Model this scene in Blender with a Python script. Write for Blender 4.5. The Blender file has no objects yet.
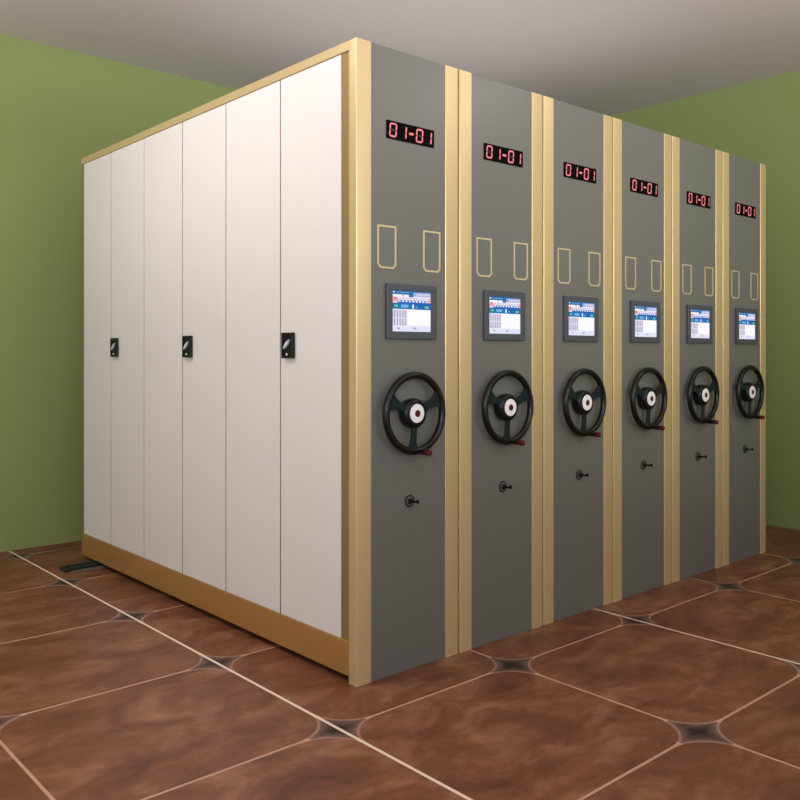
import bpy, bmesh, math
from mathutils import Vector, Matrix

scene = bpy.context.scene
COL = scene.collection
PI = math.pi


def srgb(r, g, b):
    def f(c):
        c /= 255.0
        return c / 12.92 if c <= 0.04045 else ((c + 0.055) / 1.055) ** 2.4
    return (f(r), f(g), f(b), 1.0)


# ---------------------------------------------------------------- materials
def new_mat(name):
    m = bpy.data.materials.new(name)
    m.use_nodes = True
    nt = m.node_tree
    bsdf = nt.nodes['Principled BSDF']
    return m, nt, bsdf


def math_node(nt, op, a, b=None, clamp=False):
    n = nt.nodes.new('ShaderNodeMath')
    n.operation = op
    n.use_clamp = clamp
    for i, v in enumerate((a, b)):
        if v is None:
            continue
        if isinstance(v, (int, float)):
            n.inputs[i].default_value = v
        else:
            nt.links.new(v, n.inputs[i])
    return n.outputs[0]


def mix_col(nt, fac, a, b, blend='MIX'):
    n = nt.nodes.new('ShaderNodeMix')
    n.data_type = 'RGBA'
    n.blend_type = blend
    for sock, v in ((n.inputs[0], fac), (n.inputs[6], a), (n.inputs[7], b)):
        if isinstance(v, (int, float)):
            sock.default_value = v
        elif isinstance(v, tuple):
            sock.default_value = v
        else:
            nt.links.new(v, sock)
    return n.outputs[2]


def noise(nt, scale, detail=3.0, rough=0.5, vec=None, dist=0.0):
    n = nt.nodes.new('ShaderNodeTexNoise')
    n.inputs['Scale'].default_value = scale
    n.inputs['Detail'].default_value = detail
    n.inputs['Roughness'].default_value = rough
    n.inputs['Distortion'].default_value = dist
    if vec is None:
        tc = nt.nodes.new('ShaderNodeTexCoord')
        vec = tc.outputs['Object']
    nt.links.new(vec, n.inputs['Vector'])
    return n.outputs['Fac']


def painted(name, col, rough=0.5, metallic=0.0, var=0.06, nscale=6.0, bump=0.0, bscale=300.0, coat=0.0, spec=0.5):
    m, nt, b = new_mat(name)
    dark = tuple(c * (1 - var) for c in col[:3]) + (1,)
    lite = tuple(min(1, c * (1 + var)) for c in col[:3]) + (1,)
    nt.links.new(mix_col(nt, noise(nt, nscale), dark, lite), b.inputs['Base Color'])
    b.inputs['Roughness'].default_value = rough
    b.inputs['Metallic'].default_value = metallic
    b.inputs['Specular IOR Level'].default_value = spec
    b.inputs['Coat Weight'].default_value = coat
    if bump:
        bn = nt.nodes.new('ShaderNodeBump')
        bn.inputs['Strength'].default_value = bump
        bn.inputs['Distance'].default_value = 0.002
        nt.links.new(noise(nt, bscale, 2.0), bn.inputs['Height'])
        nt.links.new(bn.outputs[0], b.inputs['Normal'])
    return m


def glowing(name, col, strength=1.0, var=0.04):
    m, nt, b = new_mat(name)
    dark = tuple(c * (1 - var) for c in col[:3]) + (1,)
    b.inputs['Base Color'].default_value = (0.01, 0.01, 0.01, 1)
    b.inputs['Roughness'].default_value = 0.4
    b.inputs['Specular IOR Level'].default_value = 0.2
    nt.links.new(mix_col(nt, noise(nt, 40.0), dark, col), b.inputs['Emission Color'])
    b.inputs['Emission Strength'].default_value = strength
    return m


M = {}
M['wall'] = painted('green_wall_paint', srgb(144, 158, 99), 0.85, var=0.02, nscale=1.5, bump=0.15, spec=0.2)
M['ceiling'] = painted('ceiling_paint', srgb(216, 209, 207), 0.9, var=0.01, nscale=1.0, spec=0.2)
M['gold'] = painted('champagne_gold_metal', srgb(222, 196, 146), 0.36, metallic=0.45, var=0.015, nscale=3.0)
M['gold_dark'] = painted('shaded_gold_metal', srgb(162, 132, 84), 0.42, metallic=0.4, var=0.02, nscale=3.0)  # darker copy of the gold, shade on the side uprights put into its colour
M['gold_kick'] = painted('floor_tinted_gold_metal', srgb(204, 156, 92), 0.22, metallic=0.5, var=0.02, nscale=3.0)  # kick board gold, the floor's warm reflection put into the colour
M['gold_line'] = painted('gold_line_metal', srgb(206, 190, 146), 0.4, metallic=0.2, var=0.02)
M['grey'] = painted('warm_grey_steel_paint', srgb(109, 109, 104), 0.3, metallic=0.0, var=0.015, nscale=2.0, bump=0.03, bscale=900.0)
M['white'] = painted('off_white_steel_paint', srgb(231, 225, 222), 0.36, var=0.012, nscale=2.0, bump=0.02, bscale=700.0)
M['door_edge'] = painted('grey_door_edge', srgb(184, 174, 168), 0.7, var=0.03)
M['carcass'] = painted('carcass_steel_paint', srgb(128, 114, 100), 0.6, var=0.03)
M['shadow'] = painted('dark_joint', srgb(40, 33, 28), 0.9, var=0.05)
M['black'] = painted('black_plastic', srgb(15, 17, 18), 0.3, var=0.08, nscale=20.0, spec=0.3)
M['rubber'] = painted('black_wheel_plastic', srgb(13, 15, 15), 0.28, var=0.08, nscale=25.0, spec=0.35)
M['spoke'] = painted('dark_teal_black_plastic', srgb(19, 33, 35), 0.45, var=0.08, nscale=25.0, spec=0.25)
M['cap_white'] = painted('white_enamel', srgb(244, 240, 242), 0.35, var=0.01)
M['cap_red'] = painted('dark_red_enamel', srgb(80, 14, 20), 0.4, var=0.08, nscale=60.0, spec=0.3)
M['bezel'] = painted('slate_bezel_plastic', srgb(72, 77, 81), 0.45, var=0.03, nscale=15.0)
M['led_black'] = painted('display_black', srgb(6, 2, 3), 0.6, var=0.1, spec=0.05)
M['led_dim'] = glowing('unlit_segment', srgb(78, 6, 14), 1.0)
M['led_on'] = glowing('lit_red_segment', srgb(244, 134, 138), 1.0)
M['silver'] = painted('pale_silver_metal', srgb(216, 238, 240), 0.3, metallic=0.15, var=0.03, nscale=30.0)
M['steel_dark'] = painted('dark_steel', srgb(24, 22, 20), 0.4, metallic=0.2, var=0.06, nscale=40.0)
M['steel_mid'] = painted('mid_steel', srgb(104, 102, 97), 0.4, metallic=0.1, var=0.06, nscale=40.0)
M['rail_dark'] = painted('rail_dark_steel', srgb(30, 44, 44), 0.4, metallic=0.4, var=0.08, nscale=12.0)
M['rail_plate'] = painted('rail_plate_steel', srgb(112, 108, 96), 0.5, metallic=0.3, var=0.08, nscale=12.0)
# touch screen colours
M['ui_white'] = glowing('ui_white', srgb(250, 251, 253), 1.0, 0.01)
M['ui_bar'] = glowing('ui_lavender_bar', srgb(226, 228, 250), 1.0, 0.02)
M['ui_head'] = glowing('ui_header_blue', srgb(28, 108, 160), 1.0)
M['ui_blue'] = glowing('ui_band_blue', srgb(12, 112, 182), 1.0)
M['ui_deep'] = glowing('ui_deep_blue', srgb(16, 96, 182), 1.0)
M['ui_sky'] = glowing('ui_light_blue', srgb(120, 180, 236), 1.0)
M['ui_lilac'] = glowing('ui_lilac', srgb(178, 178, 226), 1.0)
M['ui_pink'] = glowing('ui_pink', srgb(238, 170, 186), 1.0)
M['ui_red'] = glowing('ui_red', srgb(214, 110, 130), 1.0)
M['ui_green'] = glowing('ui_green', srgb(90, 206, 160), 1.0)
M['ui_grey'] = glowing('ui_grid_grey', srgb(176, 170, 196), 1.0)
M['ui_pale'] = glowing('ui_grid_pale', srgb(222, 220, 240), 1.0)


def make_floor_material():
    m, nt, b = new_mat('brown_tile_floor')
    tc = nt.nodes.new('ShaderNodeTexCoord')
    sep = nt.nodes.new('ShaderNodeSeparateXYZ')
    nt.links.new(tc.outputs['Object'], sep.inputs[0])
    X, Y = sep.outputs[0], sep.outputs[1]
    PX, PY, OX, OY = 0.863, 0.80, -0.262, -0.236

    def line_dist(c, o, p):
        s = math_node(nt, 'DIVIDE', math_node(nt, 'SUBTRACT', c, o), p)
        fr = math_node(nt, 'SUBTRACT', s, math_node(nt, 'ROUND', s))
        return math_node(nt, 'MULTIPLY', math_node(nt, 'ABSOLUTE', fr), p), s
    a, sx = line_dist(X, OX, PX)
    c, sy = line_dist(Y, OY, PY)
    r = 0.16
    qa = math_node(nt, 'MAXIMUM', math_node(nt, 'SUBTRACT', r, a), 0.0)
    qc = math_node(nt, 'MAXIMUM', math_node(nt, 'SUBTRACT', r, c), 0.0)
    ln = math_node(nt, 'SQRT', math_node(nt, 'ADD', math_node(nt, 'MULTIPLY', qa, qa), math_node(nt, 'MULTIPLY', qc, qc)))
    d = math_node(nt, 'SUBTRACT', r, ln)                       # >0 inside a tile
    # per-tile tone
    comb = nt.nodes.new('ShaderNodeCombineXYZ')
    nt.links.new(math_node(nt, 'FLOOR', sx), comb.inputs[0])
    nt.links.new(math_node(nt, 'FLOOR', sy), comb.inputs[1])
    wn = nt.nodes.new('ShaderNodeTexWhiteNoise')
    nt.links.new(comb.outputs[0], wn.inputs['Vector'])
    # mottled clay, offset per tile
    off = nt.nodes.new('ShaderNodeVectorMath')
    off.operation = 'MULTIPLY_ADD'
    nt.links.new(comb.outputs[0], off.inputs[0])
    off.inputs[1].default_value = (3.7, 5.3, 0)
    nt.links.new(tc.outputs['Object'], off.inputs[2])
    mp = nt.nodes.new('ShaderNodeMapping')
    mp.inputs['Scale'].default_value = (1.0, 1.6, 1.0)
    nt.links.new(off.outputs[0], mp.inputs[0])
    n1 = noise(nt, 3.4, 6.0, 0.62, mp.outputs[0], 0.6)
    n2 = noise(nt, 13.0, 5.0, 0.65, mp.outputs[0], 0.3)
    nn = math_node(nt, 'ADD', math_node(nt, 'MULTIPLY', n1, 0.72), math_node(nt, 'MULTIPLY', n2, 0.28))
    rmp = nt.nodes.new('ShaderNodeValToRGB')
    nt.links.new(nn, rmp.inputs[0])
    e = rmp.color_ramp.elements
    e[0].position = 0.32
    e[0].color = srgb(88, 50, 34)
    e[1].position = 0.70
    e[1].color = srgb(164, 118, 86)
    k = e.new(0.5)
    k.color = srgb(124, 76, 54)
    tile = mix_col(nt, math_node(nt, 'MULTIPLY', wn.outputs['Value'], 0.16), rmp.outputs[0], srgb(80, 46, 32))
    depth = math_node(nt, 'DIVIDE', math_node(nt, 'MULTIPLY', d, -1.0), 0.045, True)
    depth = math_node(nt, 'ADD', depth, math_node(nt, 'MULTIPLY', math_node(nt, 'SUBTRACT', n2, 0.5), 0.9), True)
    inset = mix_col(nt, depth, srgb(122, 94, 86), srgb(40, 28, 28))
    corner = math_node(nt, 'MULTIPLY', math_node(nt, 'GREATER_THAN', qa, 0.045), math_node(nt, 'GREATER_THAN', qc, 0.045))
    gcol = mix_col(nt, corner, srgb(196, 152, 128), srgb(158, 118, 106))
    is_tile = math_node(nt, 'GREATER_THAN', d, 0.0)
    col = mix_col(nt, is_tile, inset, tile)
    grout = math_node(nt, 'LESS_THAN', math_node(nt, 'ABSOLUTE', d), 0.0052)
    col = mix_col(nt, grout, col, gcol)
    # the bright straight joints on every second line along Y
    s2 = math_node(nt, 'DIVIDE', math_node(nt, 'SUBTRACT', X, OX), PX * 2)
    f2 = math_node(nt, 'ABSOLUTE', math_node(nt, 'SUBTRACT', s2, math_node(nt, 'ROUND', s2)))
    br = math_node(nt, 'LESS_THAN', math_node(nt, 'MULTIPLY', f2, PX * 2), 0.0062)
    br = math_node(nt, 'MULTIPLY', br, math_node(nt, 'LESS_THAN', X, 2.6))
    col = mix_col(nt, br, col, srgb(238, 214, 194))
    nt.links.new(col, b.inputs['Base Color'])
    ro = math_node(nt, 'ADD', math_node(nt, 'MULTIPLY', n2, 0.25), 0.30)
    nt.links.new(ro, b.inputs['Roughness'])
    b.inputs['Specular IOR Level'].default_value = 0.35
    bn = nt.nodes.new('ShaderNodeBump')
    bn.inputs['Strength'].default_value = 0.12
    bn.inputs['Distance'].default_value = 0.004
    h = math_node(nt, 'ADD', nn, math_node(nt, 'MULTIPLY', math_node(nt, 'MINIMUM', d, 0.012), 30.0))
    nt.links.new(h, bn.inputs['Height'])
    nt.links.new(bn.outputs[0], b.inputs['Normal'])
    return m


M['floor'] = make_floor_material()


# ---------------------------------------------------------------- mesh helpers
class MB:
    """Collects solids into one mesh."""

    def __init__(self):
        self.bm = bmesh.new()
        self.mats = []

    def mi(self, key):
        if key not in self.mats:
            self.mats.append(key)
        return self.mats.index(key)

    def _merge(self, bm2, key, smooth=False):
        idx = self.mi(key)
        for f in bm2.faces:
            f.material_index = idx
            f.smooth = smooth
        me = bpy.data.meshes.new('tmp')
        bm2.to_mesh(me)
        bm2.free()
        self.bm.from_mesh(me)
        bpy.data.meshes.remove(me)

    def box(self, x0, x1, y0, y1, z0, z1, key, bev=0.0, seg=2, mat=None):
        b = bmesh.new()
        bmesh.ops.create_cube(b, size=1.0)
        for v in b.verts:
            v.co = Vector(((x0 + x1) / 2 + v.co.x * (x1 - x0), (y0 + y1) / 2 + v.co.y * (y1 - y0), (z0 + z1) / 2 + v.co.z * (z1 - z0)))
        if bev:
            bmesh.ops.bevel(b, geom=list(b.edges), offset=bev, segments=seg, profile=0.5, affect='EDGES')
        if mat:
            bmesh.ops.transform(b, matrix=mat, verts=b.verts)
        self._merge(b, key, smooth=False)
        return self

    def prism(self, pts, axis, lo, hi, key, smooth=False, mat=None):
        """Closed polygon pts (2D) swept along axis 'x','y' or 'z' from lo to hi."""
        b = bmesh.new()

        def P(p, t):
            if axis == 'z':
                return (p[0], p[1], t)
            if axis == 'y':
                return (p[0], t, p[1])
            return (t, p[0], p[1])
        A = [b.verts.new(P(p, lo)) for p in pts]
        B = [b.verts.new(P(p, hi)) for p in pts]
        n = len(pts)
        b.faces.new(A)
        b.faces.new(B[::-1])
        for i in range(n):
            b.faces.new((A[i], B[i], B[(i + 1) % n], A[(i + 1) % n]))
        bmesh.ops.recalc_face_normals(b, faces=b.faces)
        if mat:
            bmesh.ops.transform(b, matrix=mat, verts=b.verts)
        self._merge(b, key, smooth)
        return self

    def quad_y(self, x0, x1, z0, z1, y, key):
        """flat rectangle facing -Y"""
        b = bmesh.new()
        v = [b.verts.new(c) for c in ((x0, y, z0), (x1, y, z0), (x1, y, z1), (x0, y, z1))]
        b.faces.new(v)
        self._merge(b, key)
        return self

    def lathe(self, prof, key, n=48, mat=None, keys=None):
        """profile (radius, t) revolved about -Y: t is the distance out of the panel."""
        b = bmesh.new()
        rings = []
        for r, t in prof:
            if r < 1e-6:
                rings.append([b.verts.new((0, -t, 0))])
            else:
                rings.append([b.verts.new((r * math.cos(2 * PI * i / n), -t, r * math.sin(2 * PI * i / n))) for i in range(n)])
        for A, B in zip(rings, rings[1:]):
            for i in range(n):
                j = (i + 1) % n
                if len(A) == 1 and len(B) == 1:
                    continue
                if len(A) == 1:
                    b.faces.new((A[0], B[i], B[j]))
                elif len(B) == 1:
                    b.faces.new((A[i], A[j], B[0]))
                else:
                    b.faces.new((A[i], A[j], B[j], B[i]))
        bmesh.ops.recalc_face_normals(b, faces=b.faces)
        if mat:
            bmesh.ops.transform(b, matrix=mat, verts=b.verts)
        self._merge(b, key, True)
        return self

    def torus(self, R, r, key, n=72, m=16, mat=None, sq=1.0):
        b = bmesh.new()
        rings = []
        for i in range(n):
            a = 2 * PI * i / n
            ring = []
            for j in range(m):
                t = 2 * PI * j / m
                rr = R + r * math.cos(t)
                ring.append(b.verts.new((rr * math.cos(a), r * sq * math.sin(t), rr * math.sin(a))))
            rings.append(ring)
        for i in range(n):
            for j in range(m):
                b.faces.new((rings[i][j], rings[(i + 1) % n][j], rings[(i + 1) % n][(j + 1) % m], rings[i][(j + 1) % m]))
        bmesh.ops.recalc_face_normals(b, faces=b.faces)
        if mat:
            bmesh.ops.transform(b, matrix=mat, verts=b.verts)
        self._merge(b, key, True)
        return self

    def build(self, name, parent=None, loc=(0, 0, 0), label=None):
        me = bpy.data.meshes.new(name)
        self.bm.to_mesh(me)
        self.bm.free()
        for k in self.mats:
            me.materials.append(M[k])
        if any(p.use_smooth for p in me.polygons):
            flags = [p.use_smooth for p in me.polygons]
            me.set_sharp_from_angle(angle=math.radians(35))
            me.polygons.foreach_set('use_smooth', flags)
        o = bpy.data.objects.new(name, me)
        COL.objects.link(o)
        o.parent = parent
        o.location = loc
        if label:
            o['label'] = label
        return o


def empty(name, label, cat, loc, group=None):
    o = bpy.data.objects.new(name, None)
    COL.objects.link(o)
    o.location = loc
    o.empty_display_size = 0.1
    o['label'] = label
    o['category'] = cat
    if group:
        o['group'] = group
    return o


def children_of(o):
    return [c for c in COL.objects if c.parent == o]


def copy_tree(o, parent=None):
    c = o.copy()
    COL.objects.link(c)
    c.parent = parent
    for ch in children_of(o):
        copy_tree(ch, c)
    return c


# ---------------------------------------------------------------- the room
BACK_Y, RIGHT_X, CEIL = 3.14, 4.08, 3.21
LEFT_X, FRONT_Y = -4.6, -5.2
for nm, args, key in (
        ('floor', (LEFT_X, RIGHT_X + 0.1, FRONT_Y, BACK_Y + 0.1, -0.1, 0.0), 'floor'),
        ('ceiling', (LEFT_X, RIGHT_X + 0.1, FRONT_Y, BACK_Y + 0.1, CEIL, CEIL + 0.1), 'ceiling'),
        ('wall_back', (LEFT_X, RIGHT_X, BACK_Y, BACK_Y + 0.1, 0.0, CEIL), 'wall'),
        ('wall_right', (RIGHT_X, RIGHT_X + 0.1, FRONT_Y, BACK_Y + 0.1, 0.0, CEIL), 'wall')):
    o = MB().box(*args, key).build(nm)
    o['kind'] = 'structure'

# ---------------------------------------------------------------- mobile shelving units
W, H, D = 0.5325, 2.4, 2.633
STILE = 0.0715
COVER = 0.042        # depth of the front cover
PITCH = 0.5422
CX = W / 2
GROUP = 'mobile shelving units parked side by side'
LABELS = [
    'mobile shelving unit at the near end, white side doors and grey gold-edged front',
    'grey and gold mobile shelving unit touching the white-doored end unit',
    'grey and gold mobile shelving unit, third in the row counting from the white-doored unit',
    'grey and gold mobile shelving unit, fourth in the row counting from the white-doored unit',
    'grey and gold mobile shelving unit, second from the far end beside the green side wall',
    'grey and gold mobile shelving unit at the far end, nearest the green side wall',
]


def stile_profile(x0, x1, left_round):
    """Cross-section (x, y) of a gold edge trim: rounded outer corner, shallow groove near it."""
    y0, y1 = -0.003, COVER
    R = 0.0035
    s = 1 if left_round else -1
    xo, xi = (x0, x1) if left_round else (x1, x0)
    pts = [(xo, y1), (xo, y0 + R)]
    for i in range(1, 7):
        a = i / 6 * PI / 2
        pts.append((xo + s * (R - R * math.cos(a)), y0 + R - R * math.sin(a)))
    r2 = 0.0015
    pts.append((xi - s * r2, y0))
    pts.append((xi, y0 + r2))
    pts.append((xi, y1))
    return pts


def seg_polys(x0, z0, w, h, t, g=0.0003):
    """Seven-segment polygons of a digit cell."""
    zm = z0 + h / 2
    b = t / 2

    def hor(z):
        return [(x0 + b + g, z), (x0 + t + g, z + b), (x0 + w - t - g, z + b), (x0 + w - b - g, z), (x0 + w - t - g, z - b), (x0 + t + g, z - b)]

    def ver(x, za, zb):
        return [(x, za + g), (x + b, za + b + g), (x + b, zb - b - g), (x, zb - g), (x - b, zb - b - g), (x - b, za + b + g)]
    return {'a': hor(z0 + h - b), 'g': hor(zm), 'd': hor(z0 + b),
            'f': ver(x0 + b, zm, z0 + h - b), 'b': ver(x0 + w - b, zm, z0 + h - b),
            'e': ver(x0 + b, z0 + b, zm), 'c': ver(x0 + w - b, z0 + b, zm)}


def make_display(root):
    wd, hd = 0.247, 0.069
    zc = 2.0875
    y = -0.006
    mb = MB()
    mb.box(CX + 0.004 - wd / 2, CX + 0.004 + wd / 2, y, 0.002, zc - hd / 2, zc + hd / 2, 'led_black')
    disp = mb.build('digital_display', root)
    x0 = CX + 0.004 - wd / 2
    dh, dw, t = 0.055, 0.038, 0.0070
    z0 = zc - dh / 2
    sh = 0.08

    def put(mb, poly, key, yy):
        mb.prism([(px + (pz - zc) * sh, pz) for px, pz in poly], 'y', yy, yy + 0.0006, key)
    cells = (('0', 0.011), ('1', 0.062), ('-', 0.112), ('0', 0.149), ('1', 0.196))
    for ch, dx in cells:
        mb = MB()
        if ch == '-':
            zz = zc
            put(mb, [(x0 + dx - .001, zz), (x0 + dx + .004, zz + .0048), (x0 + dx + .021, zz + .0048), (x0 + dx + .026, zz), (x0 + dx + .021, zz - .0048), (x0 + dx + .004, zz - .0048)], 'led_on', y - 0.0006)
        else:
            P = seg_polys(x0 + dx, z0, dw, dh, t)
            on = 'abcdef' if ch == '0' else 'bc'
            for k, poly in P.items():
                if ch == '1' and k not in on:
                    continue
                put(mb, poly, 'led_on' if k in on else 'led_dim', y - 0.0006)
        mb.build('hyphen_sign' if ch == '-' else 'digit', disp)


def make_label_holder(root, xc):
    w, z0, z1, t, c = 0.094, 1.556, 1.720, 0.0068, 0.014
    y0, y1 = -0.003, 0.002

    def outline(ins):
        k = c - ins * 0.42
        xa, xb, za, zb = xc - w / 2 + ins, xc + w / 2 - ins, z0 + ins, z1 - ins
        return [(xa, zb), (xa, za + k), (xa + k, za), (xb - k, za), (xb, za + k), (xb, zb)]
    A, B = outline(0), outline(t)
    b = bmesh.new()
    n = len(A)
    va = [[b.verts.new((p[0], yy, p[1])) for p in A] for yy in (y0, y1)]
    vb = [[b.verts.new((p[0], yy, p[1])) for p in B] for yy in (y0, y1)]
    for i in range(n):
        j = (i + 1) % n
        b.faces.new((va[0][i], va[0][j], vb[0][j], vb[0][i]))
        b.faces.new((va[0][i], va[0][j], va[1][j], va[1][i]))
        b.faces.new((vb[0][i], vb[0][j], vb[1][j], vb[1][i]))
    bmesh.ops.recalc_face_normals(b, faces=b.faces)
    mb = MB()
    mb._merge(b, 'gold_line')
    mb.build('label_frame', root)


def make_touch_screen(root):
    xc, z0, z1, wd = CX, 1.288, 1.500, 0.266
    yb = -0.016
    x0, x1 = xc - wd / 2 + 0.008, xc + wd / 2
    lx0, lx1, lz0, lz1 = x0 + 0.026, x1 - 0.033, 1.317, 1.474
    rim = 0.006
    mb = MB()
    # bezel as four bars around a recessed opening
    for a in ((x0, x1, lz1, z1), (x0, x1, z0, lz0)):
        mb.box(a[0], a[1], yb, 0.001, a[2], a[3], 'bezel')
    mb.box(x0, lx0, yb, 0.001, lz0, lz1, 'bezel')
    mb.box(lx1, x1, yb, 0.001, lz0, lz1, 'bezel')
    bz = mb.build('touch_screen', root)
    mod = bz.modifiers.new('weld', 'WELD')
    mod.merge_threshold = 0.0001
    bv = bz.modifiers.new('bevel', 'BEVEL')
    bv.width = 0.002
    bv.segments = 2
    bv.limit_method = 'ANGLE'
    sc = MB()
    y = yb + 0.002
    LW, LH = lx1 - lx0, lz1 - lz0
    sc.box(lx0, lx1, y, y + 0.004, lz0, lz1, 'ui_white')
    lay = [0]

    def q(s0, s1, t0, t1, key, lift=1):
        sc.quad_y(lx0 + s0 * LW, lx0 + s1 * LW, lz1 - t1 * LH, lz1 - t0 * LH, y - 0.0002 * lift, key)
    q(0, 1, 0, .095, 'ui_head')
    q(.01, .05, .025, .055, 'ui_white', 2)
    q(.10, .42, .035, .05, 'ui_sky', 2)
    q(.53, .60, .03, .135, 'ui_sky', 2)
    q(.60, 1, .03, .135, 'ui_lilac', 2)
    for i in range(6):
        q(.63 + i * .06, .665 + i * .06, .06, .10, 'ui_bar', 3)
    q(.42, .53, .095, .15, 'ui_head')
    q(.24, .30, .105, .135, 'ui_grey', 2)
    q(0, 1, .15, .24, 'ui_bar')
    q(0, .13, .15, .28, 'ui_pink', 2)
    q(.04, .09, .17, .22, 'ui_red', 3)
    q(.13, 1, .225, .32, 'ui_deep')
    q(.94, 1, .16, .28, 'ui_pink', 2)
    for i in range(9):
        q(.15 + i * .09, .15 + i * .09 + .05, .24, .275, 'ui_white', 2)
        q(.17 + i * .09, .17 + i * .09 + .03, .165, .20, 'ui_lilac' if i % 2 else 'ui_pink', 2)
    q(0, .16, .30, .45, 'ui_head', 2)
    q(.16, .55, .31, .45, 'ui_blue', 2)
    q(.55, 1, .31, .45, 'ui_deep', 2)
    q(.22, .40, .34, .41, 'ui_sky', 3)
    q(.04, .13, .35, .40, 'ui_green', 3)
    q(.84, .95, .36, .42, 'ui_green', 3)
    q(.51, .55, .33, .43, 'ui_white', 3)
    q(.60, .64, .37, .41, 'ui_sky', 3)
    q(0, .37, .46, .86, 'ui_pale')
    for i in range(5):
        q(.03 + i * .072, .065 + i * .072, .49, .65, 'ui_grey', 2)
        q(.03 + i * .072, .065 + i * .072, .69, .86, 'ui_grey', 2)
    q(.26, .37, .49, .53, 'ui_pink', 3)
    q(0, 1, .875, 1, 'ui_bar')
    q(.11, .18, .90, .945, 'ui_grey', 2)
    q(.53, .62, .90, .945, 'ui_grey', 2)
    q(.37, 1, .86, .872, 'ui_pale', 2)
    sc.build('screen', bz, label='lit screen showing blue header bands over a white table')


WHEEL_Z = 1.001
WHEEL_P = 0.036


def make_handwheel(root):
    R, r = 0.1470, 0.0140
    w = MB().torus(R, r, 'rubber', mat=Matrix.Translation((0, -WHEEL_P, 0))).build('handwheel', root, (CX - 0.004, 0, WHEEL_Z))
    MB().lathe([(0.0, 0.0), (0.048, 0.0), (0.055, 0.004), (0.058, 0.012), (0.058, 0.034), (0.056, 0.041), (0.050, 0.046), (0.044, 0.048), (0.0, 0.048)], 'black').build('hub', w)
    MB().lathe([(0.0365, 0.0475), (0.0365, 0.050), (0.035, 0.0512), (0.015, 0.0518), (0.0, 0.0518)], 'cap_white').build('hub_cap', w, label='white round hub cap')
    mb = MB().lathe([(0.0135, 0.0512), (0.0135, 0.0530), (0.011, 0.0540), (0.0, 0.0540)], 'cap_red')
    mb.build('cap_centre', w, label='dark red dot in the middle of the white cap')
    for ang in (158, 22, -94):
        a = math.radians(ang)
        # tapered spoke: narrow in the middle, flaring to rim and hub
        prof = [(0.045, 0.024), (0.065, 0.0165), (0.090, 0.0150), (0.108, 0.0200), (0.124, 0.030), (0.134, 0.042), (0.140, 0.054)]
        if ang == -94:
            prof = [(0.045, 0.0155), (0.070, 0.0125), (0.095, 0.0130), (0.115, 0.0150), (0.130, 0.021), (0.140, 0.031)]
        up = [(s, hw) for s, hw in prof]
        dn = [(s, -hw) for s, hw in reversed(prof)]
        # bow the rim end so that it follows the rim
        pts = []
        for s, hw in up + dn:
            pts.append((s * math.cos(a) - hw * math.sin(a), s * math.sin(a) + hw * math.cos(a)))
        sp = MB().prism(pts, 'y', -WHEEL_P - 0.005, -WHEEL_P + 0.006, 'spoke').build('spoke', w)
        bv = sp.modifiers.new('bevel', 'BEVEL')
        bv.width = 0.003
        bv.segments = 2
        bv.limit_method = 'ANGLE'
    # crank handle: stands straight out of the rim at its foot
    ha = math.radians(-88)
    hx, hz = R * math.cos(ha), R * math.sin(ha)
    T = Matrix.Translation((hx, 0, hz))
    MB().lathe([(0.0, WHEEL_P + 0.004), (0.0075, WHEEL_P + 0.006), (0.0075, 0.056), (0.0095, 0.058), (0.0108, 0.075), (0.0108, 0.096), (0.0, 0.096)], 'black', 24, mat=T).build('crank_handle', w)
    MB().lathe([(0.0108, 0.0955), (0.0118, 0.098), (0.0120, 0.108), (0.0112, 0.116), (0.008, 0.119), (0.0, 0.120)], 'cap_red', 24, mat=T).build('handle_cap', w, label='dark red end cap of the crank handle')


def make_key_lock(root):
    z = 0.657
    T = Matrix.Translation((CX, 0, z))
    lk = MB()
    lk.lathe([(0.0245, 0.0), (0.0245, 0.003), (0.0225, 0.0045), (0.0195, 0.0045), (0.0185, 0.003)], 'steel_dark', 32, mat=T)
    lk.lathe([(0.0185, 0.003), (0.0125, 0.0035)], 'steel_mid', 32, mat=T)
    lk.lathe([(0.0125, 0.0035), (0.0120, 0.008), (0.0105, 0.0095), (0.0, 0.0095)], 'steel_dark', 32, mat=T)
    o = lk.build('key_lock', root)
    k = MB()
    k.box(CX - 0.0018, CX + 0.0018, -0.044, -0.008, z - 0.0030, z + 0.0045, 'black', 0.0008, 1)
    k.lathe([(0.0055, 0.009), (0.0062, 0.013), (0.0055, 0.022), (0.0, 0.022)], 'black', 20, mat=T)
    # bow of the key: a flat ring standing edge-on to the panel
    K = Matrix.Translation((CX, -0.047, z + 0.003)) @ Matrix.Rotation(PI / 2, 4, 'Z')
    k.torus(0.0045, 0.0042, 'black', 24, 8, mat=K, sq=0.7)
    k.build('key', o, label='small dark key turned in the lock')


def make_unit():
    root = empty('mobile_shelving_unit', LABELS[0], 'shelving unit', (0, 0, 0), GROUP)
    # body behind the front cover, split into visible shell
    MB().box(0.006, W - 0.004, COVER - 0.002, D, 0.03, H - 0.004, 'carcass', 0.002, 1).build('shelf_body', root)
    # front cover
    fp = MB()
    fp.box(STILE - 0.002, W - STILE + 0.002, 0.0, COVER, 0.0, H, 'grey', 0.001, 1)
    fp.build('front_panel', root)
    MB().prism(stile_profile(0.0, STILE, True), 'z', 0.0, H, 'gold', True).build('edge_trim', root)
    MB().prism(stile_profile(W - STILE, W, False), 'z', 0.0, H, 'gold', True).build('edge_trim', root)
    make_display(root)
    make_label_holder(root, 0.149)
    make_label_holder(root, 0.385)
    make_touch_screen(root)
    make_handwheel(root)
    make_key_lock(root)
    return root


first = make_unit()
for i in range(1, 6):
    u = copy_tree(first)
    u.location = (PITCH * i, 0, 0)
    u['label'] = LABELS[i]

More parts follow.
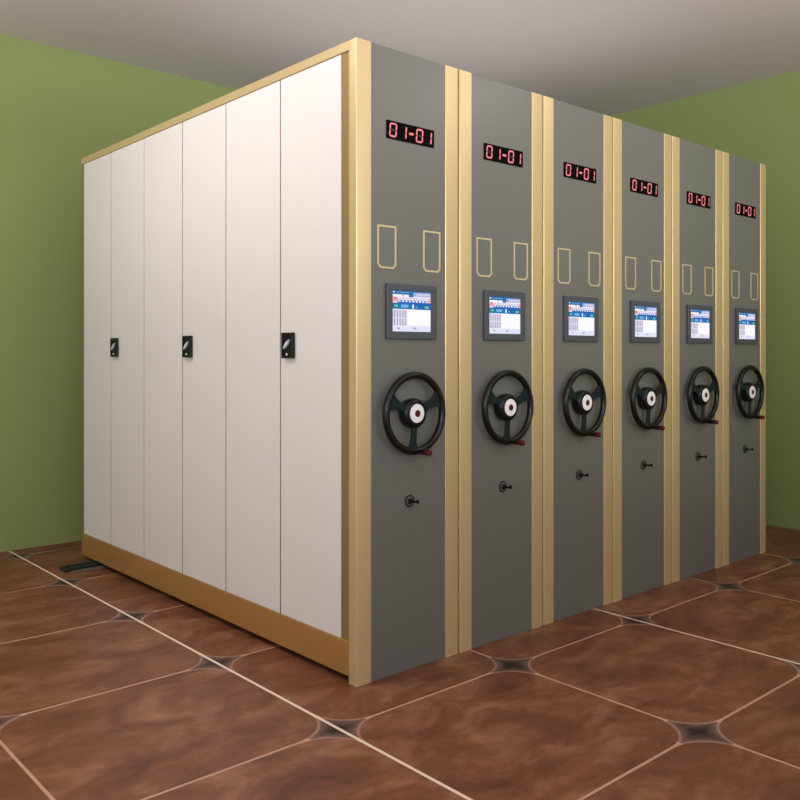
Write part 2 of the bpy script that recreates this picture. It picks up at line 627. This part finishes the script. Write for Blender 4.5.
# the closed side of the first unit: gold frame, six doors, three latches
fr = MB()
fr.box(-0.0035, 0.02, COVER + 0.001, D, 2.363, H, 'gold', 0.003, 2)
fr.build('top_rail', first)
MB().box(-0.0035, 0.02, COVER + 0.001, D, 0.027, 0.157, 'gold_kick', 0.003, 2).build('kick_board', first)
# front upright: a slanted strip falling back from the cover to the doors
st = MB()
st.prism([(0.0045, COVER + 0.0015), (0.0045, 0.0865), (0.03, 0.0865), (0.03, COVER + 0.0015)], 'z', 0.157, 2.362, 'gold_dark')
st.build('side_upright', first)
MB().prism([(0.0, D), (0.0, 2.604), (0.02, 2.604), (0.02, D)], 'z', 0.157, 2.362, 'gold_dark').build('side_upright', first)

DOORS = [0.0865, 0.5, 0.9415, 1.3575, 1.785, 2.2085, 2.604]
for i in range(6):
    a, b = DOORS[i], DOORS[i + 1]
    g = 0.0045
    pair = i % 2 == 0
    d = MB()
    f = -0.0005 if pair else -0.0008
    d.box(f, f + 0.0022, a + g, b - g, 0.158, 2.360, 'white', 0.0006, 1)
    d.box(f + 0.0021, 0.018, a + g + 0.0008, b - g - 0.0008, 0.1585, 2.3595, 'door_edge')
    door = d.build('door', first)
    if pair:
        y1 = b - 0.033
        y0 = y1 - 0.076
        zc = 1.265
        pl = MB()
        pl.box(-0.014, -0.002, y0, y1, zc - 0.052, zc + 0.052, 'black', 0.002, 2)
        # raised rim around the recess
        for (ya, yb, za, zb) in ((y0, y1, zc + 0.044, zc + 0.052), (y0, y1, zc - 0.052, zc - 0.046), (y0, y0 + 0.009, zc - 0.047, zc + 0.045), (y1 - 0.006, y1, zc - 0.047, zc + 0.045)):
            pl.box(-0.019, -0.012, ya, yb, za, zb, 'black', 0.0015, 1)
        pl.build('latch_plate', door)
        # slanting silver lever (drawn in y, z; +Y runs to the left as seen)
        yc, zl = (y0 + y1) / 2 - 0.001, zc + 0.004
        L = 0.024
        pts = []
        for (s, hw) in ((-L, 0.0034), (-L * 0.55, 0.0056), (-L * 0.45, 0.0085), (L * 0.35, 0.0092), (L * 0.5, 0.0058), (L, 0.0036)):
            pts.append((s, hw))
        pts = pts + [(s, -hw) for s, hw in reversed(pts)]
        ang = math.radians(134)
        pp = [(yc + s * math.cos(ang) * 1.15 - h * 0.72 * math.sin(ang), zl + s * math.sin(ang) + h * 0.72 * math.cos(ang)) for s, h in pts]
        hd = MB().prism(pp, 'x', -0.024, -0.014, 'silver').build('latch_handle', door)
        bv = hd.modifiers.new('bevel', 'BEVEL')
        bv.width = 0.0018
        bv.segments = 2
        R90 = Matrix.Translation((-0.0135, (y0 + y1) / 2 + 0.004, zc - 0.037)) @ Matrix.Rotation(-PI / 2, 4, 'Z')
        MB().lathe([(0.0052, 0.0), (0.0052, 0.002), (0.004, 0.003), (0.0, 0.003)], 'silver', 20, mat=R90).build('latch_screw', door)

# ---------------------------------------------------------------- floor rail
rail = empty('floor_rail', 'dark twin-strip metal floor rail sticking out under the white-doored unit', 'rail', (-0.165, 2.415, 0))
RX1 = 3.6
MB().box(0.0, RX1, -0.085, 0.05, 0.0, 0.005, 'rail_plate', 0.001, 1).build('rail_plate', rail)
for yc in (-0.028, 0.035):
    MB().box(-0.02, RX1, yc - 0.014, yc + 0.014, 0.004, 0.020, 'rail_dark', 0.004, 2).build('rail_bar', rail)
MB().box(-0.035, -0.008, -0.042, 0.049, 0.0, 0.018, 'rail_dark', 0.006, 2).build('rail_end', rail)

# ---------------------------------------------------------------- light
world = bpy.data.worlds.new('world')
scene.world = world
world.use_nodes = True
bg = world.node_tree.nodes['Background']
bg.inputs[0].default_value = (0.95, 0.97, 1.0, 1)
bg.inputs[1].default_value = 0.9


def area(name, loc, size, power, target=None, col=(1, 0.96, 0.9), size_y=None):
    l = bpy.data.lights.new(name, 'AREA')
    l.shape = 'RECTANGLE'
    l.size = size
    l.size_y = size_y or size
    l.energy = power
    l.color = col
    o = bpy.data.objects.new(name, l)
    COL.objects.link(o)
    o.location = loc
    if target:
        o.rotation_euler = (Vector(target) - Vector(loc)).to_track_quat('-Z', 'Y').to_euler()
    return o


area('ceiling_lamp_side', (-1.7, 1.0, CEIL - 0.02), 0.7, 24, col=(1, 0.97, 0.95))
area('ceiling_lamp_front', (2.7, -2.1, CEIL - 0.02), 0.8, 12, col=(1, 0.97, 0.93))
area('ceiling_lamp_middle', (-1.2, -3.2, CEIL - 0.02), 0.9, 16, col=(1, 0.97, 0.95))
# unseen fill lights, added to brighten the ceiling from the open front and left
for nm, loc, tgt, pw in (('ceiling_fill_front', (1.2, -3.6, 1.9), (2.0, 0.2, CEIL + 0.6), 34), ('ceiling_fill_side', (-3.3, 0.2, 1.9), (-0.6, 1.2, CEIL + 1.2), 30),
                         ('ceiling_fill_corner', (-2.9, -3.4, 1.9), (0.2, -0.2, CEIL + 1.0), 55)):
    cl = area(nm, loc, 2.0, pw, tgt, (1, 0.975, 0.985), 0.5)
    cl.data.spread = math.radians(100)

area('ceiling_fill_on_cabinets', (1.5, 1.1, 2.46), 2.4, 6.0, (1.5, 1.1, CEIL), (1, 0.975, 0.985), 2.0)  # unseen fill added above the cabinets to brighten the ceiling, no fixture there

# ---------------------------------------------------------------- camera
cam = bpy.data.cameras.new('camera')
co = bpy.data.objects.new('camera', cam)
COL.objects.link(co)
co.location = (-1.9758, -2.4797, 1.234)
co.rotation_euler = (PI / 2, 0, -math.atan2(0.66249, 0.74907))
cam.sensor_width = 36.0
cam.lens = 857.0 / 800.0 * 36.0
cam.shift_y = -47.0 / 800.0
cam.clip_start = 0.05
scene.camera = co

scene.view_settings.view_transform = 'Standard'
scene.view_settings.look = 'None'
scene.cycles.use_denoising = True
scene.cycles.max_bounces = 8
